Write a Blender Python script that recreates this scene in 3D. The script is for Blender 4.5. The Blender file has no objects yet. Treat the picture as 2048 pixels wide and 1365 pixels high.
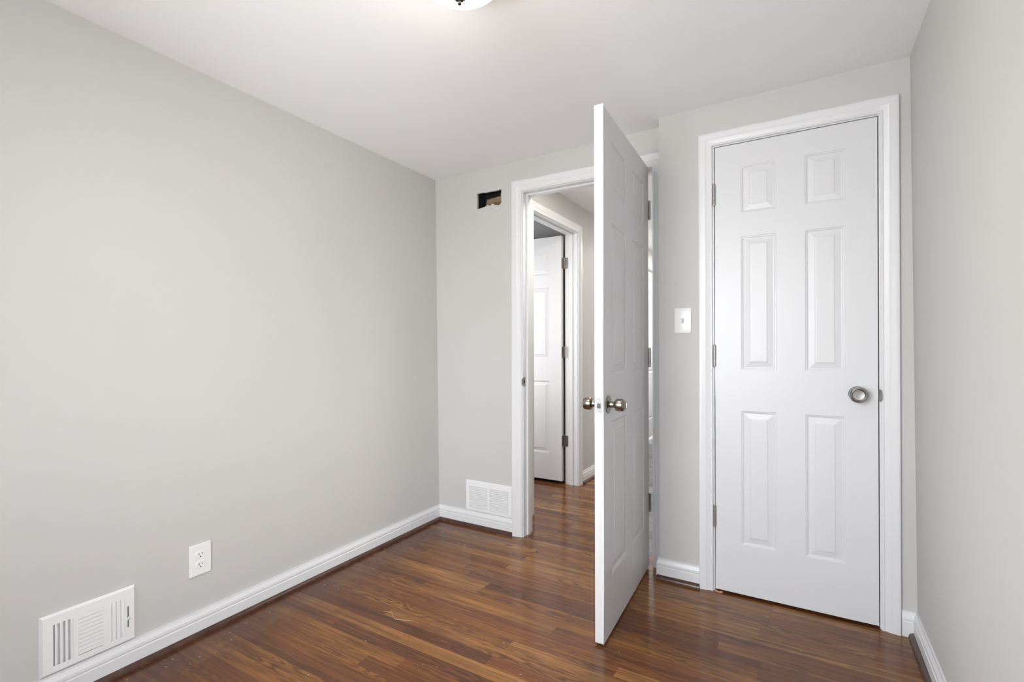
import bpy, bmesh, math, random
from mathutils import Matrix, Vector, noise
random.seed(7)
S = bpy.context.scene
SKY, GROUND, LAMP_EMIT, HALL_W, SIDE_W, FAR_W = 17.5, 12.5, 26.0, 12.0, 20.0, 42.0
COL = S.collection

# ------------------------------------------------------------------ camera
CAM = Vector((2.0556, -2.5286, 1.1185))
FW = Vector((-0.51090813, 0.85963005, 0.00300903))
RT = Vector((0.85963047, 0.51091388, -0.00157219))
UP = Vector((0.00288885, -0.00178341, 0.99999424))
cd = bpy.data.cameras.new('camera')
cam = bpy.data.objects.new('camera', cd)
COL.objects.link(cam)
M = Matrix((RT, UP, -FW)).transposed().to_4x4()
M.translation = CAM
cam.matrix_world = M
cd.sensor_fit = 'HORIZONTAL'
cd.sensor_width = 36.0
cd.lens = 986.83 / 2048 * 36
cd.shift_y = 9.14 / 2048
cd.clip_start = 0.02
S.camera = cam

# ------------------------------------------------------------------ world, lights, exposure
w = bpy.data.worlds.new('sky')
S.world = w
w.use_nodes = True
wt = w.node_tree
bg = wt.nodes['Background']
tc = wt.nodes.new('ShaderNodeTexCoord')
sx = wt.nodes.new('ShaderNodeSeparateXYZ')
mr = wt.nodes.new('ShaderNodeMapRange')
cr = wt.nodes.new('ShaderNodeValToRGB')
wt.links.new(tc.outputs['Generated'], sx.inputs[0])
wt.links.new(sx.outputs[2], mr.inputs[0])
mr.inputs[1].default_value, mr.inputs[2].default_value = -1.0, 1.0
wt.links.new(mr.outputs[0], cr.inputs[0])
g_, s_ = GROUND / max(SKY, GROUND, 1e-6), SKY / max(SKY, GROUND, 1e-6)
while len(cr.color_ramp.elements) < 4:
    cr.color_ramp.elements.new(0.5)
for e, (p, c) in zip(cr.color_ramp.elements, [(0.0, (g_ * 0.95, g_ * 0.975, g_)), (0.485, (g_ * 0.95, g_ * 0.975, g_)), (0.515, (s_ * 0.93, s_ * 0.965, s_)), (1.0, (s_ * 0.82, s_ * 0.90, s_))]):
    e.position = p
    e.color = (*c, 1)
wt.links.new(cr.outputs[0], bg.inputs['Color'])
bg.inputs['Strength'].default_value = max(SKY, GROUND)
S.view_settings.view_transform = 'Standard'
S.view_settings.look = 'None'
S.view_settings.gamma = 1.0
S.view_settings.use_curve_mapping = False
S.view_settings.exposure = 0.0

WIN_X0, WIN_X1, WIN_Z0, WIN_Z1 = 0.52, 1.88, 0.68, 2.02
W2_Y0, W2_Y1, W2_Z0, W2_Z1 = -2.12, -1.62, 0.14, 1.45
W3_Y0, W3_Y1 = -2.95, -2.20
REAR = -3.10


def area(name, loc, size, power, color, rot, size_y=None, shape='RECTANGLE'):
    l = bpy.data.lights.new(name, 'AREA')
    l.shape = shape
    l.size = size
    if size_y:
        l.size_y = size_y
    l.energy = power
    l.color = color
    o = bpy.data.objects.new(name, l)
    COL.objects.link(o)
    o.location = loc
    o.rotation_euler = rot
    return o


# portals: sky daylight through the rear window and the two added side windows
for n_, loc_, rot_, sz_ in (('window_portal', ((WIN_X0 + WIN_X1) / 2, REAR - 0.11, (WIN_Z0 + WIN_Z1) / 2), (math.radians(90), 0, 0), WIN_X1 - WIN_X0),
                            ('window_portal', (2.57, (W2_Y0 + W2_Y1) / 2, (W2_Z0 + W2_Z1) / 2), (math.radians(90), 0, math.radians(90)), W2_Y1 - W2_Y0),
                            ('window_portal', (-0.12, (W3_Y0 + W3_Y1) / 2, (W2_Z0 + W2_Z1) / 2), (math.radians(90), 0, math.radians(-90)), W3_Y1 - W3_Y0)):
    p_ = area(n_, loc_, sz_, 1.0, (1, 1, 1), rot_, (WIN_Z1 - WIN_Z0) if rot_[2] == 0 else (W2_Z1 - W2_Z0))
    p_.data.cycles.is_portal = True
# added unseen area lights that brighten the hall and the room next to it
area('hall_fill', (1.12, 0.36, 2.24), 0.3, HALL_W, (1.0, 0.96, 0.90), (0, 0, 0), None, 'DISK')
area('side_room_fill', (-0.55, 0.16, 1.25), 1.1, SIDE_W, (0.98, 0.99, 1.0), (math.radians(90), 0, 0), 1.3)
area('far_hall_fill', (1.1, 3.0, 2.24), 0.3, FAR_W, (1.0, 0.98, 0.95), (0, 0, 0), None, 'DISK')

# ------------------------------------------------------------------ materials


def mat(name, color=(0.8, 0.8, 0.8), rough=0.5, metal=0.0, spec=0.5):
    m = bpy.data.materials.new(name)
    m.use_nodes = True
    b = m.node_tree.nodes['Principled BSDF']
    b.inputs['Base Color'].default_value = (*color, 1)
    b.inputs['Roughness'].default_value = rough
    b.inputs['Metallic'].default_value = metal
    b.inputs['Specular IOR Level'].default_value = spec
    return m


class NT:
    def __init__(self, m):
        self.t = m.node_tree
        self.b = self.t.nodes['Principled BSDF']

    def n(self, typ, **kw):
        nd = self.t.nodes.new(typ)
        for k, v in kw.items():
            setattr(nd, k, v)
        return nd

    def put(self, sock, v):
        if hasattr(v, 'is_output'):
            self.t.links.new(v, sock)
        else:
            sock.default_value = v

    def math(self, op, a, b=0.0, c=None):
        nd = self.n('ShaderNodeMath', operation=op)
        self.put(nd.inputs[0], a)
        self.put(nd.inputs[1], b)
        if c is not None:
            self.put(nd.inputs[2], c)
        return nd.outputs[0]

    def comb(self, x, y, z=0.0):
        nd = self.n('ShaderNodeCombineXYZ')
        for i, v in enumerate((x, y, z)):
            self.put(nd.inputs[i], v)
        return nd.outputs[0]

    def noise(self, vec, scale=1.0, detail=4.0, rough=0.5, dist=0.0):
        nd = self.n('ShaderNodeTexNoise')
        self.put(nd.inputs['Vector'], vec)
        nd.inputs['Scale'].default_value = scale
        nd.inputs['Detail'].default_value = detail
        nd.inputs['Roughness'].default_value = rough
        nd.inputs['Distortion'].default_value = dist
        return nd.outputs[0]

    def ramp(self, fac, stops):
        nd = self.n('ShaderNodeValToRGB')
        self.put(nd.inputs[0], fac)
        el = nd.color_ramp.elements
        while len(el) < len(stops):
            el.new(0.5)
        for e, (p, c) in zip(el, stops):
            e.position = p
            e.color = (*c, 1)
        return nd.outputs[0]

    def mix(self, fac, a, b, blend='MIX'):
        nd = self.n('ShaderNodeMix', data_type='RGBA', blend_type=blend)
        self.put(nd.inputs[0], fac)
        self.put(nd.inputs[6], a)
        self.put(nd.inputs[7], b)
        return nd.outputs[2]

    def maprange(self, v, a, b, c, d):
        nd = self.n('ShaderNodeMapRange')
        self.put(nd.inputs[0], v)
        for i, q in enumerate((a, b, c, d)):
            nd.inputs[i + 1].default_value = q
        return nd.outputs[0]

    def bump(self, h, strength=0.1, dist=0.002):
        nd = self.n('ShaderNodeBump')
        self.put(nd.inputs['Height'], h)
        nd.inputs['Strength'].default_value = strength
        nd.inputs['Distance'].default_value = dist
        self.t.links.new(nd.outputs[0], self.b.inputs['Normal'])


def paint(name, color, rough, scale=60, strength=0.12, var=0.03):
    m = mat(name, color, rough)
    g = NT(m)
    co = g.n('ShaderNodeTexCoord').outputs['Object']
    big = g.noise(co, 2.2, 3)
    lo = tuple(c * (1 - var) for c in color)
    hi = tuple(min(1, c * (1 + var)) for c in color)
    c = g.ramp(big, [(0.3, lo), (0.7, hi)])
    g.put(g.b.inputs['Base Color'], c)
    g.bump(g.noise(co, scale, 3), strength, 0.002)
    return m


WALL = paint('greige_wall_paint', (0.560, 0.550, 0.530), 0.62, 90, 0.10, 0.012)
CEIL = paint('white_ceiling_paint', (0.91, 0.91, 0.91), 0.75, 90, 0.08, 0.008)
TRIM = paint('white_trim_enamel', (0.735, 0.735, 0.74), 0.34, 40, 0.05, 0.008)
DOORP = paint('white_door_enamel', (0.69, 0.69, 0.70), 0.36, 70, 0.06, 0.008)
PLASTIC = mat('white_plastic', (0.84, 0.84, 0.83), 0.22)
GRILLE = mat('white_grille_enamel', (0.82, 0.82, 0.82), 0.35)
NICKEL = mat('brushed_nickel', (0.42, 0.415, 0.405), 0.27, 1.0)
ANTIQUE = mat('darkened_nickel', (0.30, 0.27, 0.23), 0.24, 1.0)
HINGE = mat('satin_hinge_steel', (0.42, 0.40, 0.38), 0.32, 1.0)
HINGED = mat('bronzed_hinge_steel', (0.26, 0.235, 0.215), 0.4, 1.0)
DARK = mat('dark_cavity', (0.012, 0.011, 0.010), 0.9)
SLOT = mat('slot_shadow_plastic', (0.05, 0.05, 0.05), 0.6)
RAWWOOD = mat('raw_stud_wood', (0.40, 0.26, 0.15), 0.8)
gg = NT(RAWWOOD)
co = gg.n('ShaderNodeTexCoord').outputs['Object']
mp = gg.n('ShaderNodeMapping')
gg.put(mp.inputs[0], co)
mp.inputs['Scale'].default_value = (4, 4, 14)
gg.put(gg.b.inputs['Base Color'], gg.ramp(gg.noise(mp.outputs[0], 2, 4), [(0.3, (0.16, 0.10, 0.055)), (0.7, (0.36, 0.25, 0.155))]))


def plank_floor(name, width, length, stops, grain_dark, rough, border=None):
    m = mat(name, stops[1][1], rough)
    g = NT(m)
    co = g.n('ShaderNodeTexCoord').outputs['Object']
    sp = g.n('ShaderNodeSeparateXYZ')
    g.put(sp.inputs[0], co)
    x, y = sp.outputs[0], sp.outputs[1]
    ry = g.math('DIVIDE', y, width)
    row = g.math('FLOOR', ry)
    wn = g.n('ShaderNodeTexWhiteNoise', noise_dimensions='1D')
    g.put(wn.inputs['W'], row)
    xs = g.math('ADD', g.math('DIVIDE', x, length), g.math('MULTIPLY', wn.outputs[0], 9.7))
    idx = g.math('FLOOR', xs)
    wn2 = g.n('ShaderNodeTexWhiteNoise', noise_dimensions='2D')
    g.put(wn2.inputs['Vector'], g.comb(row, idx))
    rnd = wn2.outputs[0]
    # long grain streaks
    off = g.math('MULTIPLY', rnd, 37.0)
    gv = g.comb(g.math('MULTIPLY', x, 1.6), g.math('MULTIPLY', y, 46.0), off)
    streak = g.noise(gv, 1.5, 6, 0.62, 0.5)
    fine = g.noise(g.comb(g.math('MULTIPLY', x, 9.0), g.math('MULTIPLY', y, 420.0), off), 1.0, 3, 0.6)
    # cathedral figure
    wob = g.noise(g.comb(g.math('MULTIPLY', x, 2.3), g.math('MULTIPLY', y, 17.0), off), 1.0, 2, 0.4)
    ring = g.math('SINE', g.math('MULTIPLY', wob, 84.0))
    ring = g.maprange(ring, -1, 1, 0, 1)
    ring = g.math('POWER', ring, 2.2)
    where = g.maprange(g.noise(g.comb(g.math('MULTIPLY', x, 1.3), g.math('MULTIPLY', y, 5.0), off), 1.0, 2), 0.44, 0.58, 0.0, 1.0)
    ring = g.math('MULTIPLY', ring, where)
    base = g.ramp(rnd, stops)
    blotch = g.noise(g.comb(g.math('MULTIPLY', x, 2.2), g.math('MULTIPLY', y, 9.0), off), 1.0, 4, 0.55)
    base = g.mix(g.maprange(blotch, 0.35, 0.72, 0.0, 0.75), base, (*stops[0][1], 1))
    base = g.mix(g.maprange(streak, 0.42, 0.75, 0.0, 0.85), base, (*grain_dark, 1))
    base = g.mix(g.maprange(fine, 0.5, 0.8, 0.0, 0.35), base, (*grain_dark, 1))
    base = g.mix(g.math('MULTIPLY', ring, 0.66), base, (*grain_dark, 1))
    light = g.noise(g.comb(g.math('MULTIPLY', x, 2.6), g.math('MULTIPLY', y, 70.0), g.math('ADD', off, 5.0)), 1.0, 5, 0.6)
    base = g.mix(g.maprange(light, 0.56, 0.78, 0.0, 0.4), base, (*stops[-1][1], 1))
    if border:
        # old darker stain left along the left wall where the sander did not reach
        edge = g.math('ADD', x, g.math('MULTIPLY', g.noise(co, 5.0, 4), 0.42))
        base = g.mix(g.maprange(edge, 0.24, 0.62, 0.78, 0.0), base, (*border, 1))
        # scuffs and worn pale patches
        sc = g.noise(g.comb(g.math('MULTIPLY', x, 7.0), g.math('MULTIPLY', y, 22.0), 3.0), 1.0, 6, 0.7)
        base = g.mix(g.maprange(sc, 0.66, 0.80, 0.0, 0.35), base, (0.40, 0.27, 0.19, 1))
    # seams
    fy = g.math('FRACT', ry)
    sy = g.math('MINIMUM', fy, g.math('SUBTRACT', 1.0, fy))
    fx = g.math('FRACT', xs)
    sx = g.math('MULTIPLY', g.math('MINIMUM', fx, g.math('SUBTRACT', 1.0, fx)), length / width)
    seam = g.maprange(g.math('MINIMUM', sy, sx), 0.0, 0.016, 1.0, 0.0)
    base = g.mix(g.math('MULTIPLY', seam, 0.55), base, (*[c * 0.3 for c in grain_dark], 1))
    g.put(g.b.inputs['Base Color'], base)
    rg = g.math('ADD', g.maprange(streak, 0.3, 0.8, rough * 0.8, rough * 1.35), g.math('MULTIPLY', g.noise(co, 7.0, 4), 0.09))
    g.put(g.b.inputs['Roughness'], rg)
    g.b.inputs['Specular IOR Level'].default_value = 0.38
    h = g.math('SUBTRACT', g.math('MULTIPLY', streak, 0.25), seam)
    h = g.math('ADD', h, g.math('MULTIPLY', g.noise(co, 9.0, 2), 1.2))
    g.bump(h, 0.10, 0.0025)
    return m


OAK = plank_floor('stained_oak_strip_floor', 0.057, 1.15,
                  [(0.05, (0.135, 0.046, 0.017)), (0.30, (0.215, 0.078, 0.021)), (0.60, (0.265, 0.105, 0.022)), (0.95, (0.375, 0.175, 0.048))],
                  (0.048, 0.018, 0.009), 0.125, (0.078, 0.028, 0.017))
GREYF = plank_floor('grey_plank_floor', 0.12, 1.1,
                    [(0.05, (0.10, 0.10, 0.10)), (0.5, (0.17, 0.17, 0.17)), (0.95, (0.27, 0.27, 0.265))],
                    (0.07, 0.07, 0.07), 0.25)
SHOE = mat('stained_shoe_moulding', (0.07, 0.03, 0.018), 0.3)
g_ = NT(SHOE)
co_ = g_.n('ShaderNodeTexCoord').outputs['Object']
g_.put(g_.b.inputs['Base Color'], g_.ramp(g_.noise(co_, 22, 5, 0.6), [(0.3, (0.038, 0.016, 0.010)), (0.62, (0.085, 0.036, 0.021)), (0.8, (0.20, 0.10, 0.065))]))

SHADE = bpy.data.materials.new('lit_frosted_glass')
SHADE.use_nodes = True
nt = SHADE.node_tree
pb = nt.nodes['Principled BSDF']
pb.inputs['Base Color'].default_value = (0.9, 0.9, 0.88, 1)
pb.inputs['Roughness'].default_value = 0.3
pb.inputs['Emission Color'].default_value = (1.0, 0.91, 0.79, 1)
pb.inputs['Emission Strength'].default_value = LAMP_EMIT

PANE = bpy.data.materials.new('window_glass')
PANE.use_nodes = True
nt = PANE.node_tree
nt.nodes.remove(nt.nodes['Principled BSDF'])
tr = nt.nodes.new('ShaderNodeBsdfTransparent')
gl = nt.nodes.new('ShaderNodeBsdfGlossy')
gl.inputs['Roughness'].default_value = 0.02
fr = nt.nodes.new('ShaderNodeFresnel')
mx = nt.nodes.new('ShaderNodeMixShader')
nt.links.new(fr.outputs[0], mx.inputs[0])
nt.links.new(tr.outputs[0], mx.inputs[1])
nt.links.new(gl.outputs[0], mx.inputs[2])
nt.links.new(mx.outputs[0], nt.nodes['Material Output'].inputs[0])

# ------------------------------------------------------------------ helpers


def obj(name, bm, m, parent=None, smooth=None):
    bmesh.ops.recalc_face_normals(bm, faces=bm.faces)
    me = bpy.data.meshes.new(name)
    bm.to_mesh(me)
    bm.free()
    me.materials.append(m)
    if smooth:
        for p in me.polygons:
            p.use_smooth = True
        me.set_sharp_from_angle(angle=math.radians(smooth))
    o = bpy.data.objects.new(name, me)
    COL.objects.link(o)
    if parent:
        o.parent = parent
    return o


def empty(name, mtx=None):
    o = bpy.data.objects.new(name, None)
    o.empty_display_size = 0.05
    COL.objects.link(o)
    if mtx is not None:
        o.matrix_world = mtx
    return o


def tag(o, label, cat=None, group=None, kind=None):
    o['label'] = label
    if cat:
        o['category'] = cat
    if group:
        o['group'] = group
    if kind:
        o['kind'] = kind
    return o


def box(bm, x0, x1, y0, y1, z0, z1, bev=0.0, seg=1):
    vs = [bm.verts.new((x, y, z)) for x in (x0, x1) for y in (y0, y1) for z in (z0, z1)]
    F = [(0, 1, 3, 2), (4, 6, 7, 5), (0, 4, 5, 1), (2, 3, 7, 6), (0, 2, 6, 4), (1, 5, 7, 3)]
    fs = [bm.faces.new([vs[i] for i in f]) for f in F]
    if bev:
        es = list({e for f in fs for e in f.edges})
        bmesh.ops.bevel(bm, geom=es, offset=bev, segments=seg, profile=0.5, affect='EDGES')
    return vs


def hexa(bm, pts):
    """eight corner points ordered as in box()"""
    vs = [bm.verts.new(p) for p in pts]
    for f in [(0, 1, 3, 2), (4, 6, 7, 5), (0, 4, 5, 1), (2, 3, 7, 6), (0, 2, 6, 4), (1, 5, 7, 3)]:
        bm.faces.new([vs[i] for i in f])


def lathe(bm, prof, mtx=Matrix(), n=32):
    """profile of (radius, height) turned about local Z, placed by mtx"""
    rings = []
    for r, h in prof:
        if r < 1e-6:
            rings.append([bm.verts.new(mtx @ Vector((0, 0, h)))])
        else:
            rings.append([bm.verts.new(mtx @ Vector((r * math.cos(2 * math.pi * k / n), r * math.sin(2 * math.pi * k / n), h))) for k in range(n)])
    for a, b in zip(rings, rings[1:]):
        for k in range(n):
            k2 = (k + 1) % n
            if len(a) == 1 and len(b) == 1:
                continue
            if len(a) == 1:
                bm.faces.new((a[0], b[k], b[k2]))
            elif len(b) == 1:
                bm.faces.new((a[k], a[k2], b[0]))
            else:
                bm.faces.new((a[k], a[k2], b[k2], b[k]))


def axis(origin, direction):
    q = Vector(direction).to_track_quat('Z', 'Y')
    return Matrix.Translation(Vector(origin)) @ q.to_matrix().to_4x4()


def strip(bm, rings, closed=True):
    """skin a list of point rings (each a closed profile); caps at both ends"""
    vr = [[bm.verts.new(p) for p in r] for r in rings]
    n = len(vr[0])
    for a, b in zip(vr, vr[1:]):
        for k in range(n):
            k2 = (k + 1) % n
            bm.faces.new((a[k], a[k2], b[k2], b[k]))
    if closed:
        bm.faces.new(vr[0])
        bm.faces.new(list(reversed(vr[-1])))


def mould(bm, p0, p1, normal, prof, m0=0, m1=0):
    """straight moulding on the floor line p0->p1; prof is (out, z); m=+1 inside mitre, -1 outside mitre"""
    p0, p1, nn = Vector(p0), Vector(p1), Vector(normal).normalized()
    d = (p1 - p0).normalized()
    strip(bm, [[p0 + nn * o + d * (o * m0) + Vector((0, 0, z)) for o, z in prof],
               [p1 + nn * o - d * (o * m1) + Vector((0, 0, z)) for o, z in prof]])


BASE = [(0, 0), (0.014, 0), (0.014, 0.058), (0.0105, 0.0605), (0.0115, 0.064), (0.0135, 0.067), (0.0125, 0.076), (0.0085, 0.085), (0.0065, 0.090), (0.006, 0.097), (0.0, 0.097)]
QR = [(0.014, 0.0)] + [(0.014 + 0.017 * math.sin(a * math.pi / 12), 0.020 * math.cos(a * math.pi / 12)) for a in range(6, -1, -1)]

CAS = [(0.0, 0.0), (0.0, 0.008), (0.003, 0.0105), (0.007, 0.0105), (0.010, 0.008), (0.013, 0.0085), (0.020, 0.012), (0.026, 0.0135),
       (0.029, 0.0155), (0.036, 0.0155), (0.046, 0.0175), (0.054, 0.018), (0.058, 0.0165), (0.060, 0.013), (0.060, 0.0)]


def casing(bm, a0, a1, zt, to_world, wide=1.0, wob=0.0, seed=0.0, right_cut=None, z0=0.0):
    """mitred door casing round an opening a0..a1 x z0..zt; to_world(a, z, out)"""
    rings = []
    corners = [(a0, z0, -1, 0), (a0, zt, -1, 1)]
    n = 46
    for k in range(1, n):
        corners.append((a0 + (a1 - a0) * k / n, zt, 0, 1))
    corners += [(a1, zt, 1, 1), (a1, z0, 1, 0)]
    for i, (a, z, da, dz) in enumerate(corners):
        ring = []
        for u, v in CAS:
            uu = u * wide
            zz = z + dz * uu
            if dz and u > 0.05 and wob:
                zz += wob * (noise.noise(Vector((a * 9 + seed, seed, 0))) + 0.5 * noise.noise(Vector((a * 31 + seed, 3, 0))))
            aa = a + da * uu
            if right_cut is not None:
                aa = min(aa, right_cut)
            ring.append(to_world(aa, zz, v))
        rings.append(ring)
    strip(bm, rings)


PANEL = [(0.0, 0.0), (0.0025, 0.0022), (0.006, 0.0026), (0.009, 0.0062), (0.0125, 0.0066), (0.034, 0.0022), (0.0365, 0.0004), (0.040, 0.0)]
PANEL_Z = [(0.220, 0.820), (1.003, 1.600), (1.706, 1.916)]


def door_leaf(name, wd, ht, th, parent, m, stile=0.1085, mull=0.107):
    """six-panel leaf: local X 0..wd, front face y=0 (looking to -Y), back y=th, z 0..ht"""
    bm = bmesh.new()
    pw = (wd - 2 * stile - mull) / 2
    xs = [0, stile, stile + pw, stile + pw + mull, wd - stile, wd]
    k = ht / 2.02
    zs = [0] + [q * k for z in PANEL_Z for q in z] + [ht]
    for side in (0, 1):
        y0, sg = (0.0, 1.0) if side == 0 else (th, -1.0)
        for i in range(5):
            for j in range(7):
                a, b, c, d = xs[i], xs[i + 1], zs[j], zs[j + 1]
                if i in (1, 3) and j in (1, 3, 5):
                    prev = None
                    for ins, dep in PANEL:
                        y = y0 + sg * dep
                        r = [bm.verts.new(p) for p in ((a + ins, y, c + ins), (b - ins, y, c + ins), (b - ins, y, d - ins), (a + ins, y, d - ins))]
                        if prev:
                            for q in range(4):
                                bm.faces.new((prev[q], prev[(q + 1) % 4], r[(q + 1) % 4], r[q]))
                        prev = r
                    bm.faces.new(prev)
                else:
                    bm.faces.new([bm.verts.new(p) for p in ((a, y0, c), (b, y0, c), (b, y0, d), (a, y0, d))])
    for x in (0, wd):
        for j in range(7):
            bm.faces.new([bm.verts.new(p) for p in ((x, 0, zs[j]), (x, th, zs[j]), (x, th, zs[j + 1]), (x, 0, zs[j + 1]))])
    for z in (0, ht):
        for i in range(5):
            bm.faces.new([bm.verts.new(p) for p in ((xs[i], 0, z), (xs[i + 1], 0, z), (xs[i + 1], th, z), (xs[i], th, z))])
    bmesh.ops.remove_doubles(bm, verts=bm.verts, dist=1e-5)
    es = [e for e in bm.edges if len(e.link_faces) == 2 and e.calc_face_angle(0) > 1.5 and all(abs(v.co.x) < 1e-5 or abs(v.co.x - wd) < 1e-5 or abs(v.co.z) < 1e-5 or abs(v.co.z - ht) < 1e-5 for v in e.verts)]
    bmesh.ops.bevel(bm, geom=es, offset=0.0015, segments=2, profile=0.5, affect='EDGES')
    return obj(name, bm, m, parent)


def hinge(parent, x, y, z, m, leaf_dir=None, jamb_dir=None, h=0.09, wdt=0.03):
    """barrel at (x,y) centred at height z, with flat leaves running along the given unit vectors"""
    bm = bmesh.new()
    r = 0.0062
    prof = [(0, -h / 2 - 0.005), (0.004, -h / 2 - 0.004), (0.0045, -h / 2 - 0.001), (r, -h / 2)]
    for k in range(5):
        a, b = -h / 2 + k * h / 5, -h / 2 + (k + 1) * h / 5
        prof += [(r, a + 0.0008), (r, b - 0.0008), (r * 0.86, b)]
    prof += [(r, h / 2), (0.0045, h / 2 + 0.001), (0.004, h / 2 + 0.004), (0, h / 2 + 0.005)]
    lathe(bm, prof, Matrix.Translation((x, y, z)), 14)
    hg = obj('hinge', bm, m, parent, 40)
    for d, side in ((leaf_dir, 1), (jamb_dir, 1)):
        if d is None:
            continue
        d = Vector((d[0], d[1], 0)).normalized()
        nrm = Vector((-d.y, d.x, 0))
        bm = bmesh.new()
        pts = []
        rc = 0.007
        outline = [(0.002, -h / 2), (wdt - rc, -h / 2)] + [(wdt - rc + rc * math.sin(t * math.pi / 10), -h / 2 + rc - rc * math.cos(t * math.pi / 10)) for t in range(1, 6)]
        outline += [(wdt - rc + rc * math.cos(t * math.pi / 10), h / 2 - rc + rc * math.sin(t * math.pi / 10)) for t in range(0, 6)] + [(0.002, h / 2)]
        for q, zz in outline:
            pts.append(Vector((x, y, z + zz)) + d * q)
        f = bm.faces.new([bm.verts.new(p - nrm * 0.0011) for p in pts])
        r_ = bmesh.ops.extrude_face_region(bm, geom=[f])
        bmesh.ops.translate(bm, verts=[v for v in r_['geom'] if isinstance(v, bmesh.types.BMVert)], vec=nrm * 0.0022)
        pl = obj('hinge_plate', bm, m, hg)
        bm = bmesh.new()
        for zz, uu in ((-0.028, 0.016), (0.0, 0.021), (0.028, 0.016)):
            for sg in (1, -1):
                lathe(bm, [(0.0036, 0), (0.0036, 0.0006), (0.0015, 0.0003), (0, 0.0003)], axis(Vector((x, y, z + zz)) + d * uu + nrm * (0.0011 * sg), nrm * sg), 10)
        obj('screw', bm, m, hg)
    return hg


# ------------------------------------------------------------------ room planes
LA, TILT = 0.0144, -0.0305 / 2.2155          # the left wall is a little out of square and out of plumb


def left_x(y, z):
    return -LA * y + TILT * z


def ceil_z(x):
    return 2.2155 + (2.2398 - 2.2155) * x / 2.4067


def right_x(z):
    return 2.4234 - (2.4234 - 2.4067) * z / 2.2398


# frame on the left wall: X away from the camera, Y into the wall, Z up
ux = Vector((-LA, 1, 0)).normalized()
uz = Vector((TILT, 0, 1)).normalized()
uy = uz.cross(ux)
LF = Matrix((ux, uy, uz)).transposed().to_4x4()
JOG = -0.105                                  # face of the closet wall
HT = 2.27                                     # hall ceiling


def struct(name, bm, m, label, parent=None, smooth=None):
    o = obj(name, bm, m, parent, smooth)
    if parent is None:
        tag(o, label, name.split('_')[0], None, 'structure')
    return o


# floor: bedroom, hall start and the room next door share the oak strips
bm = bmesh.new()
box(bm, -1.6, 2.60, REAR - 0.1, 0.11, -0.06, 0.0)
box(bm, -1.6, 1.075, 0.11, 1.00, -0.06, 0.0)
box(bm, -1.6, 0.80, 1.00, 1.60, -0.06, 0.0)
struct('floor', bm, OAK, 'glossy brown stained oak strip floor running through the doorway')
bm = bmesh.new()
box(bm, 1.075, 2.60, 0.11, 1.00, -0.06, 0.0)
box(bm, 0.80, 2.60, 1.00, 1.60, -0.06, 0.0)
box(bm, -1.6, 2.60, 1.60, 4.6, -0.06, 0.0)
struct('floor_hall', bm, GREYF, 'grey plank floor of the far hall seen through the hinge gap')

# ceiling
bm = bmesh.new()
pts = [(x, y, z) for x in (-0.15, 2.6) for y in (REAR - 0.1, 0.0) for z in (ceil_z(x), 2.36)]
hexa(bm, pts)
struct('ceiling', bm, CEIL, 'smooth white bedroom ceiling around the lit dome lamp')
bm = bmesh.new()
box(bm, -1.6, 2.6, 0.0, 4.6, HT, 2.36)
struct('ceiling_hall', bm, CEIL, 'white hall ceiling seen through the open doorway')

# left wall
bm = bmesh.new()
for ya, yb, za, zb in ((REAR, W3_Y0, 0, 2.3), (W3_Y0, W3_Y1, 0, W2_Z0), (W3_Y0, W3_Y1, W2_Z1, 2.3), (W3_Y1, 0.0, 0, 2.3)):
    hexa(bm, [(left_x(y, z) - dx, y, z) for dx in (0.14, 0) for y in (yb, ya) for z in (za, zb)])
struct('wall_left', bm, WALL, 'long blank greige wall on the left')

# right wall
bm = bmesh.new()
for ya, yb, za, zb in ((REAR, W2_Y0, 0, 2.3), (W2_Y0, W2_Y1, 0, W2_Z0), (W2_Y0, W2_Y1, W2_Z1, 2.3), (W2_Y1, 0.7, 0, 2.3)):
    hexa(bm, [(right_x(za), ya, za), (right_x(zb), ya, zb), (right_x(za), yb, za), (right_x(zb), yb, zb),
              (2.56, ya, za), (2.56, ya, zb), (2.56, yb, za), (2.56, yb, zb)])
struct('wall_right', bm, WALL, 'greige wall at the right edge beside the closet door')

# back wall with the door opening and a torn hole
HX0, HX1, HZ0, HZ1 = 0.303, 0.480, 1.977, 2.074
DX0, DX1, DZ = 0.614, 1.406, 2.050            # rough opening
bm = bmesh.new()
box(bm, -0.14, 0.24, 0.0, 0.11, 0.0, 2.3)
box(bm, 0.24, 0.54, 0.0, 0.11, 0.0, 1.93)
box(bm, 0.24, 0.54, 0.0, 0.11, 2.12, 2.3)
box(bm, 0.54, DX0, 0.0, 0.11, 0.0, 2.3)
box(bm, DX0, DX1, 0.0, 0.11, DZ, 2.3)
box(bm, DX1, 1.50, 0.0, 0.11, 0.0, 2.3)
hole = [(HX0, HZ0), (0.318, HZ0 + 0.001), (0.338, HZ0 + 0.004), (0.352, HZ0 + 0.0055), (0.366, HZ0 + 0.009), (0.379, HZ0 + 0.016), (0.386, HZ0 + 0.0145), (0.392, HZ0 + 0.008), (0.401, HZ0 + 0.009),
        (0.409, HZ0 + 0.017), (0.417, HZ0 + 0.018), (0.424, HZ0 + 0.0135), (0.432, HZ0 + 0.007), (0.446, HZ0 + 0.006), (0.457, HZ0 + 0.002), (0.468, HZ0 + 0.004), (0.476, HZ0 + 0.011), (0.4795, HZ0 + 0.02),
        (0.4785, 2.045), (HX1, HZ1 + 0.002), (0.465, HZ1 - 0.0015), (0.43, HZ1 - 0.003), (0.40, HZ1 - 0.001), (0.37, HZ1 - 0.0035), (0.335, HZ1 + 0.001), (HX0 - 0.001, HZ1), (HX0 + 0.001, 2.02)]
b2 = bmesh.new()
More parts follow.
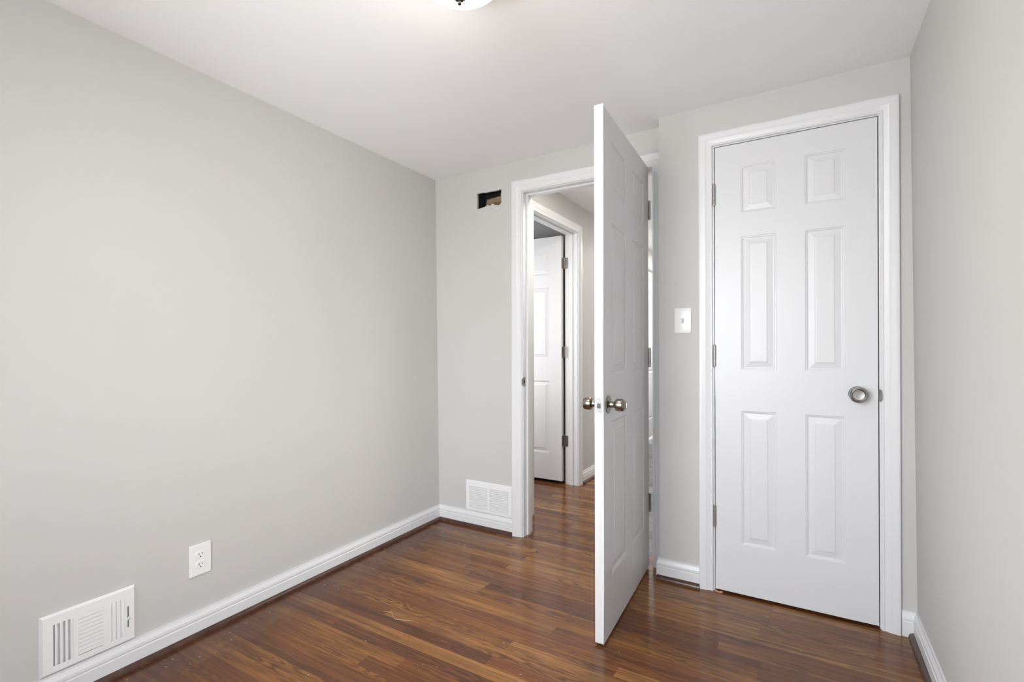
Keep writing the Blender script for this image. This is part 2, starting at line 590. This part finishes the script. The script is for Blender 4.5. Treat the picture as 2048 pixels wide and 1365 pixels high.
ol = [b2.verts.new((x, 0, z)) for x, z in ((0.24, 1.93), (0.54, 1.93), (0.54, 2.12), (0.24, 2.12))]
il = [b2.verts.new((x, 0, z)) for x, z in hole]
ed = [b2.edges.new((ol[i], ol[(i + 1) % 4])) for i in range(4)] + [b2.edges.new((il[i], il[(i + 1) % len(il)])) for i in range(len(il))]
bmesh.ops.triangle_fill(b2, use_beauty=True, edges=ed)
r_ = bmesh.ops.extrude_face_region(b2, geom=list(b2.faces))
bmesh.ops.translate(b2, verts=[v for v in r_['geom'] if isinstance(v, bmesh.types.BMVert)], vec=(0, 0.013, 0))
bmesh.ops.recalc_face_normals(b2, faces=b2.faces)
tmp = bpy.data.meshes.new('tmp')
b2.to_mesh(tmp)
b2.free()
bm.from_mesh(tmp)
bpy.data.meshes.remove(tmp)
wb = struct('wall_back', bm, WALL, 'greige back wall with the open doorway and a torn rectangular hole')
bm = bmesh.new()
box(bm, 0.24, 0.54, 0.095, 0.11, 1.93, 2.12)
box(bm, 0.24, 0.30, 0.014, 0.095, 1.93, 2.12)
obj('wall_cavity', bm, DARK, wb)
bm = bmesh.new()
hexa(bm, [(0.318, 0.052, 1.932), (0.336, 0.060, 2.046), (0.318, 0.09, 1.932), (0.336, 0.09, 2.046),
          (0.536, 0.040, 1.932), (0.536, 0.044, 2.056), (0.536, 0.09, 1.932), (0.536, 0.09, 2.056)])
box(bm, 0.463, 0.538, 0.018, 0.04, 1.932, 2.054)
o = obj('wall_stud', bm, RAWWOOD, wb)
o['label'] = 'brown raw wood visible inside the torn hole'

# closet wall (stands forward of the back wall) with its opening
CX0, CX1, CZ = 1.682, 2.322, 2.050
bm = bmesh.new()
box(bm, 1.447, CX0, JOG, 0.0, 0.0, 2.3)
box(bm, CX0, CX1, JOG, 0.0, CZ, 2.3)
box(bm, CX1, 2.50, JOG, 0.0, 0.0, 2.3)
struct('wall_closet', bm, WALL, 'greige wall jutting forward around the closed closet door')
bm = bmesh.new()
box(bm, 1.45, 1.50, 0.11, 4.4, 0.0, 2.3)
struct('wall_hall_right', bm, WALL, 'greige hall wall hidden behind the open bedroom door')
bm = bmesh.new()
box(bm, 1.50, 2.45, 0.62, 0.70, 0.0, 2.3)
struct('wall_closet_rear', bm, WALL, 'rear wall inside the shut closet')

# rear wall with window (behind the camera)
bm = bmesh.new()
box(bm, -0.12, WIN_X0, REAR - 0.1, REAR, 0, 2.3)
box(bm, WIN_X1, 2.56, REAR - 0.1, REAR, 0, 2.3)
box(bm, WIN_X0, WIN_X1, REAR - 0.1, REAR, 0, WIN_Z0)
box(bm, WIN_X0, WIN_X1, REAR - 0.1, REAR, WIN_Z1, 2.3)
struct('wall_rear', bm, WALL, 'greige wall behind the camera holding the window')


def window(name, mtx, a0, a1, z0, z1, label):
    win = tag(empty(name, mtx), label, 'window', None, 'structure')
    bm = bmesh.new()
    for a, b, c, d in ((a0, a0 + 0.04, z0, z1), (a1 - 0.04, a1, z0, z1), (a0 + 0.04, a1 - 0.04, z0, z0 + 0.04),
                       (a0 + 0.04, a1 - 0.04, z1 - 0.04, z1), (a0 + 0.04, a1 - 0.04, (z0 + z1) / 2 - 0.02, (z0 + z1) / 2 + 0.02)):
        box(bm, a, b, 0.03, 0.08, c, d)
    obj('window_frame', bm, TRIM, win)
    bm = bmesh.new()
    box(bm, a0 + 0.04, a1 - 0.04, 0.053, 0.057, z0 + 0.04, (z0 + z1) / 2 - 0.02)
    box(bm, a0 + 0.04, a1 - 0.04, 0.053, 0.057, (z0 + z1) / 2 + 0.02, z1 - 0.04)
    obj('window_pane', bm, PANE, win)


window('window_1', Matrix.Translation((0, REAR, 0)) @ Matrix.Rotation(math.pi, 4, 'Z'), -WIN_X1, -WIN_X0, WIN_Z0, WIN_Z1, 'white sash window in the wall behind the camera')
window('window_added_right', Matrix.Translation((2.43, 0, 0)) @ Matrix.Rotation(-math.pi / 2, 4, 'Z'), -W2_Y1, -W2_Y0, W2_Z0, W2_Z1, 'added white sash window in the right wall, out of view, lighting the left wall')  # unseen window added to brighten the left wall

window('window_added_left', Matrix.Translation((0.03, 0, 0)) @ Matrix.Rotation(math.pi / 2, 4, 'Z'), W3_Y0, W3_Y1, W2_Z0, W2_Z1, 'added white sash window in the left wall, out of view, lighting the right wall')  # unseen window added to brighten the right wall

# hall: left wall with two doorways, end wall, and the dim room beyond
WX0, WX1 = 0.372, 0.480
bm = bmesh.new()
box(bm, WX0, WX1, 0.11, 0.385, 0, 2.3)
box(bm, WX0, WX1, 0.385, 1.172, 2.052, 2.3)
box(bm, WX0, WX1, 1.172, 2.93, 0, 2.3)
box(bm, WX0, WX1, 2.93, 3.72, 2.052, 2.3)
box(bm, WX0, WX1, 3.72, 4.4, 0, 2.3)
struct('wall_hall_left', bm, WALL, 'greige hall wall with a white door, seen through the open doorway')
bm = bmesh.new()
box(bm, -1.6, 1.5, 4.4, 4.5, 0, 2.3)
struct('wall_hall_end', bm, WALL, 'greige wall closing the far end of the hall')
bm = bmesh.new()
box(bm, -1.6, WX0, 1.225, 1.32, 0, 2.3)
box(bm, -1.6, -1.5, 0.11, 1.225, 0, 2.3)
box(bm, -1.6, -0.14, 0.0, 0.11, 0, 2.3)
struct('wall_side_room', bm, paint('shade_grey_side_room', (0.24, 0.24, 0.24), 0.65), 'walls of the room beyond the ajar hall door, shade put into their grey')  # wall colour darkened to stand in for the room's shade

# ------------------------------------------------------------------ baseboards and shoe mouldings
bm = bmesh.new()
p0 = Vector((left_x(0, 0), 0, 0))
p1 = Vector((left_x(REAR, 0), REAR, 0))
nl = Vector((1, LA, 0))
mould(bm, p0, p1, nl, BASE, 1, 0)
struct('baseboard_left', bm, TRIM, 'long white baseboard along the left wall')
bm = bmesh.new()
mould(bm, (0, 0, 0), (0.560, 0, 0), (0, -1, 0), BASE, 1, 0)
struct('baseboard_back', bm, TRIM, 'short white baseboard under the return grille')
bm = bmesh.new()
mould(bm, (1.447, JOG, 0), (1.632, JOG, 0), (0, -1, 0), BASE, -1, 0)
mould(bm, (1.447, -0.02, 0), (1.447, JOG, 0), (-1, 0, 0), BASE, 0, -1)
struct('baseboard_closet', bm, TRIM, 'short white baseboard between the two door casings')
bm = bmesh.new()
mould(bm, (2.374, JOG, 0), (right_x(0), JOG, 0), (0, -1, 0), BASE, 0, 1)
mould(bm, (right_x(0.05), JOG, 0), (right_x(0.05), REAR, 0), (-1, 0, 0), BASE, 1, 0)
struct('baseboard_right', bm, TRIM, 'white baseboard along the right wall')
bm = bmesh.new()
mould(bm, (WX1, 1.232, 0), (WX1, 2.87, 0), (1, 0, 0), BASE, 0, 0)
struct('baseboard_hall', bm, TRIM, 'white baseboard in the hall beyond the doorway')
bm = bmesh.new()
mould(bm, p0, p1, nl, QR, 1, 0)
tag(struct('trim_5', bm, SHOE, 'brown stained shoe moulding under the long left baseboard', None, 40), 'brown stained shoe moulding under the long left baseboard', 'shoe moulding')
bm = bmesh.new()
mould(bm, (0, 0, 0), (0.562, 0, 0), (0, -1, 0), QR, 1, 0)
tag(struct('trim_6', bm, SHOE, '', None, 40), 'brown stained shoe moulding below the return grille', 'shoe moulding')
bm = bmesh.new()
mould(bm, (1.436, JOG, 0), (1.632, JOG, 0), (0, -1, 0), QR, 0, 0)
tag(struct('trim_7', bm, SHOE, '', None, 40), 'short brown shoe moulding left of the closet door', 'shoe moulding')
bm = bmesh.new()
mould(bm, (right_x(0), JOG - 0.014, 0), (right_x(0), REAR, 0), (-1, 0, 0), QR, 0, 0)
tag(struct('trim_8', bm, SHOE, '', None, 40), 'brown shoe moulding along the right wall', 'shoe moulding')
bm = bmesh.new()
mould(bm, (WX1, 1.232, 0), (WX1, 1.6, 0), (1, 0, 0), QR, 0, 0)
tag(struct('trim_9', bm, SHOE, '', None, 40), 'brown shoe moulding in the hall', 'shoe moulding')

# ------------------------------------------------------------------ door frames


def jamb_x(bm, a0, a1, zt, y0, y1, ys, t=0.016, st=0.011, sd=0.032):
    """jamb lining with stop for an opening a0..a1 in a wall along X; ys = front of the stop"""
    box(bm, a0 - t, a0, y0, y1, 0, zt + t)
    box(bm, a1, a1 + t, y0, y1, 0, zt + t)
    box(bm, a0, a1, y0, y1, zt, zt + t)
    box(bm, a0, a0 + st, ys, ys + sd, 0, zt, 0.0015)
    box(bm, a1 - st, a1, ys, ys + sd, 0, zt, 0.0015)
    box(bm, a0 + st, a1 - st, ys, ys + sd, zt - st, zt, 0.0015)


# 1: bedroom doorway in the back wall
t1 = tag(empty('trim_1', Matrix.Translation((1.0, 0, 0))), 'white casing and jamb of the open bedroom doorway', 'door frame', None, 'structure')
bm = bmesh.new()
casing(bm, 0.624, 1.391, 2.034, lambda a, z, o: (a - 1.0, -o, z), 1.1, 0.006, 2.0, 1.4465)
obj('casing', bm, TRIM, t1, 25)
bm = bmesh.new()
casing(bm, 0.624, 1.391, 2.034, lambda a, z, o: (a - 1.0, 0.11 + o, z), 1.0, 0.0, 2.0, 1.449)
obj('casing', bm, TRIM, t1, 25)
bm = bmesh.new()
jamb_x(bm, 0.630 - 1, 1.387 - 1, 2.030, 0.0, 0.11, 0.036)
obj('jamb', bm, TRIM, t1)
bm = bmesh.new()
box(bm, 0.6300 - 1, 0.6312 - 1, -0.002, 0.024, 0.886, 0.942, 0.0005)
for k in range(8):                            # curved lip of the strike
    a = k / 8 * math.pi / 2
    b = (k + 1) / 8 * math.pi / 2
    hexa(bm, [(0.6312 - 1 - 0.008 * (1 - math.cos(q)) - tt, -0.002 - 0.012 * math.sin(q), z) for tt in (0.0012, 0) for q in (a, b) for z in (0.893 + k * 0.001, 0.935 - k * 0.001)])
o = obj('strike_plate', bm, HINGE, t1)
o['label'] = 'small nickel strike plate'
bm = bmesh.new()
box(bm, 0.6308 - 1, 0.6316 - 1, 0.004, 0.016, 0.904, 0.926)
obj('latch_hole', bm, DARK, o)

# 2: closet doorway
t2 = tag(empty('trim_2', Matrix.Translation((2.0, JOG, 0))), 'white casing and jamb around the closed closet door', 'door frame', None, 'structure')
bm = bmesh.new()
casing(bm, 1.690, 2.3125, 2.0405, lambda a, z, o: (a - 2, -o, z), 1.0, 0.004, 9.0)
obj('casing', bm, TRIM, t2, 25)
bm = bmesh.new()
jamb_x(bm, 1.6965 - 2, 2.3075 - 2, 2.0355, 0.0, 0.105, 0.036)
obj('jamb', bm, TRIM, t2)
bm = bmesh.new()
for k in range(8):
    a = k / 8 * math.pi / 2
    b = (k + 1) / 8 * math.pi / 2
    hexa(bm, [(2.3078 - 2 + 0.008 * math.sin(q) * 0.9, -0.001 - 0.016 * math.sin(q) - tt, z) for tt in (0, 0.0012) for q in (a, b) for z in (0.900 + k * 0.0012, 0.950 - k * 0.0012)])
o = obj('strike_plate', bm, HINGE, t2)
o['label'] = 'small nickel strike lip beside the knob'

# 3: doorway of the room across the hall corner
t3 = tag(empty('trim_3', Matrix.Translation((WX1, 0.78, 0))), 'white casing and jamb of the hall doorway seen through the bedroom door', 'door frame', None, 'structure')


def jamb_y(bm, b0, b1, zt, x0, x1, xs, t=0.016, st=0.011, sd=0.032):
    box(bm, x0, x1, b0 - t, b0, 0, zt + t)
    box(bm, x0, x1, b1, b1 + t, 0, zt + t)
    box(bm, x0, x1, b0, b1, zt, zt + t)
    box(bm, xs, xs + sd, b0, b0 + st, 0, zt, 0.0015)
    box(bm, xs, xs + sd, b1 - st, b1, 0, zt, 0.0015)
    box(bm, xs, xs + sd, b0 + st, b1 - st, zt - st, zt, 0.0015)


bm = bmesh.new()
casing(bm, 0.396 - 0.78, 1.161 - 0.78, 2.040, lambda a, z, o: (o, a, z), 1.0)
obj('casing', bm, TRIM, t3, 25)
bm = bmesh.new()
jamb_y(bm, 0.402 - 0.78, 1.155 - 0.78, 2.036, WX0 - WX1, 0.0, WX0 - WX1 + 0.037)
obj('jamb', bm, TRIM, t3)

# 4: far closed hall door
t4 = tag(empty('trim_4', Matrix.Translation((WX1, 3.3, 0))), 'white casing of the far hall door glimpsed through the hinge gap', 'door frame', None, 'structure')
bm = bmesh.new()
casing(bm, 2.944 - 3.3, 3.706 - 3.3, 2.040, lambda a, z, o: (o, a, z), 1.2)
obj('casing', bm, TRIM, t4, 25)
bm = bmesh.new()
jamb_y(bm, 2.95 - 3.3, 3.70 - 3.3, 2.036, WX0 - WX1, 0.0, -0.075)
obj('jamb', bm, TRIM, t4)

# ------------------------------------------------------------------ doors
# open bedroom door
ang = math.atan2(0.9989, -0.0477)
d1 = tag(empty('door_1', Matrix.Translation((1.4085, -0.775, 0.010)) @ Matrix.Rotation(ang, 4, 'Z')),
         'white six-panel bedroom door standing open, edge towards the viewer', 'door', None, 'structure')
DW = 0.752
door_leaf('door_leaf', DW, 2.017, 0.034, d1, DOORP)
KZ = 0.888
KPROF = [(0, 0), (0.035, 0), (0.0355, 0.0015), (0.033, 0.004), (0.026, 0.006), (0.018, 0.0075), (0.0135, 0.010), (0.0128, 0.013), (0.0120, 0.022), (0.0132, 0.027),
         (0.0185, 0.0295), (0.0228, 0.0325), (0.0243, 0.0375), (0.0243, 0.046), (0.0238, 0.054), (0.0228, 0.0590), (0.0215, 0.0615)]
for side in (0, 1):
    bm = bmesh.new()
    mtx = axis((0.060, 0.0, KZ), (0, -1, 0)) if side == 0 else axis((0.060, 0.034, KZ), (0, 1, 0))
    tip = [(0.0212, 0.0615), (0.017, 0.0655), (0.010, 0.0685), (0, 0.0695)] if side == 0 else [(0.0212, 0.0615), (0.016, 0.0635), (0, 0.064)]
    lathe(bm, KPROF[:7], mtx, 36)
    ro = obj('rosette', bm, ANTIQUE, d1, 35)
    bm = bmesh.new()
    lathe(bm, KPROF[6:] + tip[1:], mtx, 36)
    kn = obj('door_knob', bm, ANTIQUE, d1, 35)
    kn['label'] = 'darkened nickel door knob'
    if side == 0:
        bm = bmesh.new()
        box(bm, 0.060 - 0.002, 0.060 + 0.002, -0.0745, -0.064, KZ - 0.010, KZ + 0.010, 0.001)
        obj('turn_button', bm, ANTIQUE, kn)
bm = bmesh.new()
box(bm, -0.0008, 0.001, 0.0045, 0.0295, KZ - 0.0285, KZ + 0.0285, 0.0004)
lp = obj('latch_plate', bm, mat('painted_latch_metal', (0.50, 0.50, 0.50), 0.4), d1)
lp['label'] = 'pale latch plate on the door edge'
bm = bmesh.new()
for zz in (-0.021, 0.021):
    lathe(bm, [(0.0034, 0), (0.0034, 0.0008), (0.0012, 0.0004), (0, 0.0004)], axis((-0.0008, 0.017, KZ + zz), (-1, 0, 0)), 12)
obj('screw', bm, HINGE, lp)
bm = bmesh.new()
hexa(bm, [(-0.006, 0.010, KZ - 0.009), (-0.006, 0.010, KZ + 0.009), (-0.002, 0.024, KZ - 0.009), (-0.002, 0.024, KZ + 0.009),
          (0.001, 0.010, KZ - 0.009), (0.001, 0.010, KZ + 0.009), (0.001, 0.024, KZ - 0.009), (0.001, 0.024, KZ + 0.009)])
obj('latch_bolt', bm, NICKEL, lp)
for zz in (1.802, 1.055, 0.322):
    hinge(d1, DW + 0.006, -0.004, zz, HINGE, (-0.2, 1), (0.42, 1))

# closet door
d2 = tag(empty('door_2', Matrix.Translation((1.7005, JOG - 0.002, 0.013))), 'closed white six-panel closet door with a satin knob', 'door', None, 'structure')
CW = 0.6035
door_leaf('door_leaf', CW, 2.0185, 0.035, d2, DOORP)
bm = bmesh.new()
CK = [(0, 0), (0.031, 0), (0.0315, 0.002), (0.028, 0.005), (0.016, 0.007), (0.012, 0.010), (0.0115, 0.026), (0.016, 0.030), (0.024, 0.034), (0.0305, 0.040), (0.0325, 0.046), (0.0320, 0.050),
      (0.0300, 0.054), (0.0262, 0.0575), (0.0238, 0.0585), (0.0222, 0.0578), (0.0208, 0.0545), (0.0190, 0.0532), (0.009, 0.0522), (0, 0.052)]
lathe(bm, CK, axis((2.2365 - 1.7005, 0, 0.927 - 0.013), (0, -1, 0)), 48)
o = obj('door_knob', bm, NICKEL, d2, 28)
o['label'] = 'round satin nickel knob with a dished face'
for zz in (1.815, 1.077, 0.345):
    hinge(d2, -0.0025, -0.0055, zz - 0.013, HINGE, (0.2, 1), (-0.2, 1), 0.094, 0.02)

# hall door, opened into the next room
d3 = tag(empty('door_3', Matrix.Translation((-0.400, 1.119, 0.030))), 'white six-panel door ajar in the hall beyond the doorway', 'door', None, 'structure')
HW = 0.755
door_leaf('door_leaf', HW, 1.994, 0.034, d3, DOORP)
for zz in (1.802, 1.077, 0.352):
    hinge(d3, HW + 0.0095, 0.0335, zz - 0.030, HINGED, (-0.35, -1), (1, -0.03), 0.089, 0.032)

# far hall door
d4 = tag(empty('door_4', Matrix.Translation((0.442, 2.953, 0.03)) @ Matrix.Rotation(math.pi / 2, 4, 'Z')), 'far closed white door glimpsed through the hinge gap', 'door', None, 'structure')
door_leaf('door_leaf', 0.744, 2.0, 0.034, d4, DOORP)

# ------------------------------------------------------------------ ceiling lamp
LX, LY = 1.232, -1.425
LC = ceil_z(LX)
cl = tag(empty('ceiling_light', Matrix.Translation((LX, LY, LC))), 'lit white glass dome lamp on the ceiling with a metal finial', 'ceiling light')
bm = bmesh.new()
lathe(bm, [(0, 0), (0.135, 0), (0.140, -0.005), (0.1395, -0.058), (0.138, -0.061), (0.133, -0.061), (0.131, -0.036), (0.0, -0.033)], Matrix(), 56)  # deep rim shaped to screen the ceiling from the dome's glare
obj('base_pan', bm, NICKEL, cl, 35)
bm = bmesh.new()
R0, D0 = 0.130, 0.105
lathe(bm, [(0.127, -0.036), (0.1295, -0.044)] + [(R0 * math.cos(t * math.pi / 32), -0.054 - (D0 - 0.028) * math.sin(t * math.pi / 32)) for t in range(0, 17)], Matrix(), 64)
bmesh.ops.remove_doubles(bm, verts=bm.verts, dist=1e-5)
obj('glass_shade', bm, SHADE, cl, 60)
bm = bmesh.new()
z0 = -0.026 - D0
lathe(bm, [(0, z0 + 0.014), (0.0205, z0 + 0.013), (0.0225, z0 + 0.004), (0.0190, z0 - 0.005), (0.0135, z0 - 0.0115), (0.0070, z0 - 0.0150), (0.0044, z0 - 0.0165), (0.0040, z0 - 0.0180), (0.0058, z0 - 0.0215), (0.0056, z0 - 0.0245), (0.0035, z0 - 0.0270), (0, z0 - 0.0275)], Matrix(), 28)
o = obj('finial', bm, mat('dark_satin_metal', (0.040, 0.037, 0.034), 0.42, 1.0, 0.1), cl, 50)
o['label'] = 'small metal finial under the glass'

# ------------------------------------------------------------------ outlet on the left wall
OU, OZ = 1.4925, 0.2915
ol = tag(empty('electrical_outlet', LF @ Matrix.Translation((-OU, 0, OZ))), 'white duplex outlet low on the left wall', 'outlet')
bm = bmesh.new()
box(bm, -0.0405, 0.0405, -0.0055, 0, -0.060, 0.060, 0.0022, 2)
obj('cover_plate', bm, PLASTIC, ol)
for sg in (1, -1):
    bm = bmesh.new()
    zc = 0.0195 * sg
    n = 28
    pts = []
    for k in range(n):
        a = 2 * math.pi * k / n
        pts.append((0.0172 * math.cos(a), max(-0.0135, min(0.0135, 0.0172 * math.sin(a)))))
    strip(bm, [[(x, -0.005, zc + z) for x, z in pts], [(x, -0.0068, zc + z) for x, z in pts], [(x * 0.96, -0.0074, zc + z * 0.96) for x, z in pts]])
    rc = obj('receptacle', bm, PLASTIC, ol)
    bm = bmesh.new()
    box(bm, -0.0073, -0.0053, -0.0078, -0.007, zc - 0.002, zc + 0.0068)
    box(bm, 0.0053, 0.0073, -0.0078, -0.007, zc - 0.001, zc + 0.0060)
    lathe(bm, [(0.0026, 0), (0.0026, 0.0008), (0, 0.0008)], axis((0, -0.007, zc - 0.0085), (0, -1, 0)), 12)
    obj('slot', bm, SLOT, rc)
bm = bmesh.new()
lathe(bm, [(0.003, 0), (0.003, 0.001), (0.0012, 0.0006), (0, 0.0006)], axis((0, -0.0055, 0), (0, -1, 0)), 14)
obj('screw', bm, PLASTIC, ol)

# ------------------------------------------------------------------ switch beside the closet
sw = tag(empty('light_switch', Matrix.Translation((1.5575, JOG, 1.242))), 'white toggle light switch between the two doors', 'light switch')
bm = bmesh.new()
box(bm, -0.039, 0.039, -0.006, 0, -0.060, 0.060, 0.0035, 3)
obj('cover_plate', bm, PLASTIC, sw, 40)
bm = bmesh.new()
box(bm, -0.0052, 0.0052, -0.0068, -0.0058, -0.012, 0.012)
obj('toggle_slot', bm, mat('grey_slot_plastic', (0.45, 0.45, 0.44), 0.4), sw)
bm = bmesh.new()
hexa(bm, [(-0.004, -0.006, -0.004), (-0.0035, -0.019, 0.0075), (-0.004, -0.006, 0.0055), (-0.0035, -0.017, 0.0125),
          (0.004, -0.006, -0.004), (0.0035, -0.019, 0.0075), (0.004, -0.006, 0.0055), (0.0035, -0.017, 0.0125)])
obj('toggle', bm, PLASTIC, sw)
for zz in (-0.030, 0.030):
    bm = bmesh.new()
    lathe(bm, [(0.0032, 0), (0.0032, 0.001), (0.0012, 0.0006), (0, 0.0006)], axis((0, -0.006, zz), (0, -1, 0)), 14)
    obj('screw', bm, PLASTIC, sw)

# ------------------------------------------------------------------ supply register on the left wall
VU0, VU1, VZ0, VZ1 = 1.712, 1.966, 0.098, 0.284
vw, vh = VU1 - VU0, VZ1 - VZ0
rg = tag(empty('supply_register', LF @ Matrix.Translation((-VU1, 0, VZ0))), 'white three-way supply register with a damper lever on the left wall', 'air vent')


def ringplate(bm, outer, holes, y0, y1, slope=0.0):
    """flat plate with rectangular holes: outer/holes = (x0,x1,z0,z1)"""
    xs = sorted({outer[0], outer[1], *[h[0] for h in holes], *[h[1] for h in holes]})
    zs = sorted({outer[2], outer[3], *[h[2] for h in holes], *[h[3] for h in holes]})
    for a, b in zip(xs, xs[1:]):
        for c, d in zip(zs, zs[1:]):
            mx_, mz_ = (a + b) / 2, (c + d) / 2
            if any(h[0] < mx_ < h[1] and h[2] < mz_ < h[3] for h in holes):
                continue
            box(bm, a, b, y0, y1, c, d)
    bmesh.ops.remove_doubles(bm, verts=bm.verts, dist=1e-6)


def robj(name, bm, m):
    """a register part: measured from the far end, so turned round to run from the near end"""
    for v in bm.verts:
        v.co.x = vw - v.co.x
    return obj(name, bm, m, rg)


# measured from the register's far end (the one with the lever)
bank_r = (0.033, 0.081, 0.025, 0.153)         # vertical slits near the lever
bank_m = (0.095, 0.160, 0.025, 0.153)         # horizontal louvres
bank_l = (0.174, 0.223, 0.025, 0.153)         # open vertical slots
bm = bmesh.new()
ringplate(bm, (0.006, vw - 0.006, 0.006, vh - 0.006), [bank_r, bank_m, bank_l], -0.010, -0.0085)
lo = [(0, 0, 0), (vw, 0, 0), (vw, 0, vh), (0, 0, vh)]
hi = [(0.007, -0.010, 0.007), (vw - 0.007, -0.010, 0.007), (vw - 0.007, -0.010, vh - 0.007), (0.007, -0.010, vh - 0.007)]
va = [bm.verts.new(p) for p in lo]
vb = [bm.verts.new(p) for p in hi]
for k in range(4):
    bm.faces.new((va[k], va[(k + 1) % 4], vb[(k + 1) % 4], vb[k]))
robj('frame', bm, GRILLE)
bm = bmesh.new()
for k in range(4):
    x = bank_r[0] + 0.0006 + k * 0.0128
    hexa(bm, [(x + dx + sl, y, z) for dx in (0, 0.0100) for y, sl in ((-0.0108, 0.0), (-0.003, 0.005)) for z in (bank_r[2], bank_r[3])])
robj('louver_bank', bm, GRILLE)
bm = bmesh.new()
for k in range(10):
    z = bank_m[2] + 0.002 + k * 0.0128
    hexa(bm, [(x, y, z + dz + sl) for x in (bank_m[0], bank_m[1]) for y, sl in ((-0.0108, 0.0), (-0.002, 0.0055)) for dz in (0, 0.0092)])
robj('louver_bank', bm, GRILLE)
bm = bmesh.new()
for k in range(4):
    x = bank_l[0] + 0.0005 + k * 0.0128
    hexa(bm, [(x + dx + sl, y, z) for dx in (0, 0.0060) for y, sl in ((-0.0100, 0.0), (-0.002, 0.001)) for z in (bank_l[2], bank_l[3])])
robj('louver_bank', bm, GRILLE)
bm = bmesh.new()
box(bm, 0.02, vw - 0.02, -0.0018, -0.0008, 0.02, vh - 0.02)
o = robj('damper', bm, mat('grey_damper', (0.6, 0.6, 0.6), 0.6))
bm = bmesh.new()
box(bm, 0.0225, 0.0255, -0.0106, -0.0095, 0.050, 0.122)
robj('lever_slot', bm, SLOT)
bm = bmesh.new()
hexa(bm, [(0.0215, -0.0105, 0.074), (0.0215, -0.0105, 0.084), (0.0215, -0.026, 0.086), (0.0215, -0.026, 0.095),
          (0.0265, -0.0105, 0.074), (0.0265, -0.0105, 0.084), (0.0265, -0.026, 0.086), (0.0265, -0.026, 0.095)])
robj('damper_lever', bm, GRILLE)

# ------------------------------------------------------------------ return grille on the back wall
GX0, GX1, GZ0, GZ1 = 0.218, 0.5565, 0.0985, 0.286
gw, gh = GX1 - GX0, GZ1 - GZ0
rt = tag(empty('return_grille', Matrix.Translation((GX0, 0, GZ0))), 'white two-bank return air grille on the back wall beside the doorway', 'air vent')
ba = (0.027, 0.163, 0.020, 0.152)
bb = (0.178, 0.314, 0.020, 0.152)
bm = bmesh.new()
ringplate(bm, (0.004, gw - 0.002, 0.004, gh - 0.004), [ba, bb], -0.0095, -0.008)
va = [bm.verts.new(p) for p in [(0, 0, 0), (gw, 0, 0), (gw, 0, gh), (0, 0, gh)]]
vb = [bm.verts.new(p) for p in [(0.005, -0.0095, 0.005), (gw - 0.002, -0.0095, 0.005), (gw - 0.002, -0.0095, gh - 0.005), (0.005, -0.0095, gh - 0.005)]]
for k in range(4):
    bm.faces.new((va[k], va[(k + 1) % 4], vb[(k + 1) % 4], vb[k]))
obj('frame', bm, GRILLE, rt)
for bk in (ba, bb):
    bm = bmesh.new()
    n = 13
    p = (bk[3] - bk[2]) / n
    for k in range(n):
        z = bk[2] + k * p
        hexa(bm, [(x, y, z + dz + sl) for x in (bk[0], bk[1]) for y, sl in ((-0.0100, 0.0), (-0.0015, 0.0045)) for dz in (0.0012, p * 0.60)])
    obj('louver_bank', bm, GRILLE, rt)
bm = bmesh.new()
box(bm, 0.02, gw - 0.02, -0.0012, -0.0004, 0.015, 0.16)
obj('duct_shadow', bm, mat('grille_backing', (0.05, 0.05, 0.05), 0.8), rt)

# ------------------------------------------------------------------ bits on the floor
bm = bmesh.new()
path = [(0.520, -1.014), (0.534, -1.006), (0.548, -1.002), (0.556, -0.999), (0.566, -1.006), (0.578, -1.016), (0.590, -1.024), (0.606, -1.030), (0.624, -1.024), (0.648, -1.014), (0.676, -1.003)]
rings = []
for i, (x, y) in enumerate(path):
    r = 0.0011 if 0 < i < len(path) - 1 else 0.0005
    rings.append([(x, y + r * math.cos(a * math.pi / 3), 0.0011 + r * math.sin(a * math.pi / 3)) for a in range(6)])
strip(bm, rings)
tag(obj('thread', bm, mat('pale_thread', (0.42, 0.30, 0.23), 0.8)), 'crooked pale thread lying on the floor boards', 'thread')
bm = bmesh.new()
for k in range(7):
    a = random.uniform(0, 6.28)
    x, y = 1.712 + random.uniform(-0.012, 0.014), -0.112 + random.uniform(-0.006, 0.006)
    box(bm, x - 0.006, x + 0.006, y - 0.003, y + 0.003, 0.0, random.uniform(0.004, 0.009), 0.001)
tag(obj('wood_chip', bm, mat('splintered_wood', (0.52, 0.27, 0.15), 0.7)), 'splintered tan wood chip under the closet door corner', 'wood chip')
bm = bmesh.new()
for k in range(95):
    x, y = random.uniform(0.06, 2.3), random.uniform(-1.9, -0.1)
    if random.random() < 0.35:
        x = random.uniform(0.05, 0.2)
    a, l, wd = random.uniform(0, 3.14), random.uniform(0.0012, 0.005), random.uniform(0.0006, 0.0016)
    c, s = math.cos(a), math.sin(a)
    pts = [(x + u * c - v * s, y + u * s + v * c) for u, v in ((-l, -wd), (l, -wd * 0.6), (l * 0.8, wd), (-l * 0.9, wd * 0.7))]
    strip(bm, [[(px, py, 0.0001) for px, py in pts], [(px, py, 0.0007) for px, py in pts]])
tag(obj('dust_flecks', bm, mat('plaster_dust', (0.42, 0.32, 0.25), 0.9)), 'pale plaster flecks scattered over the bedroom floor', 'debris', None, 'stuff')
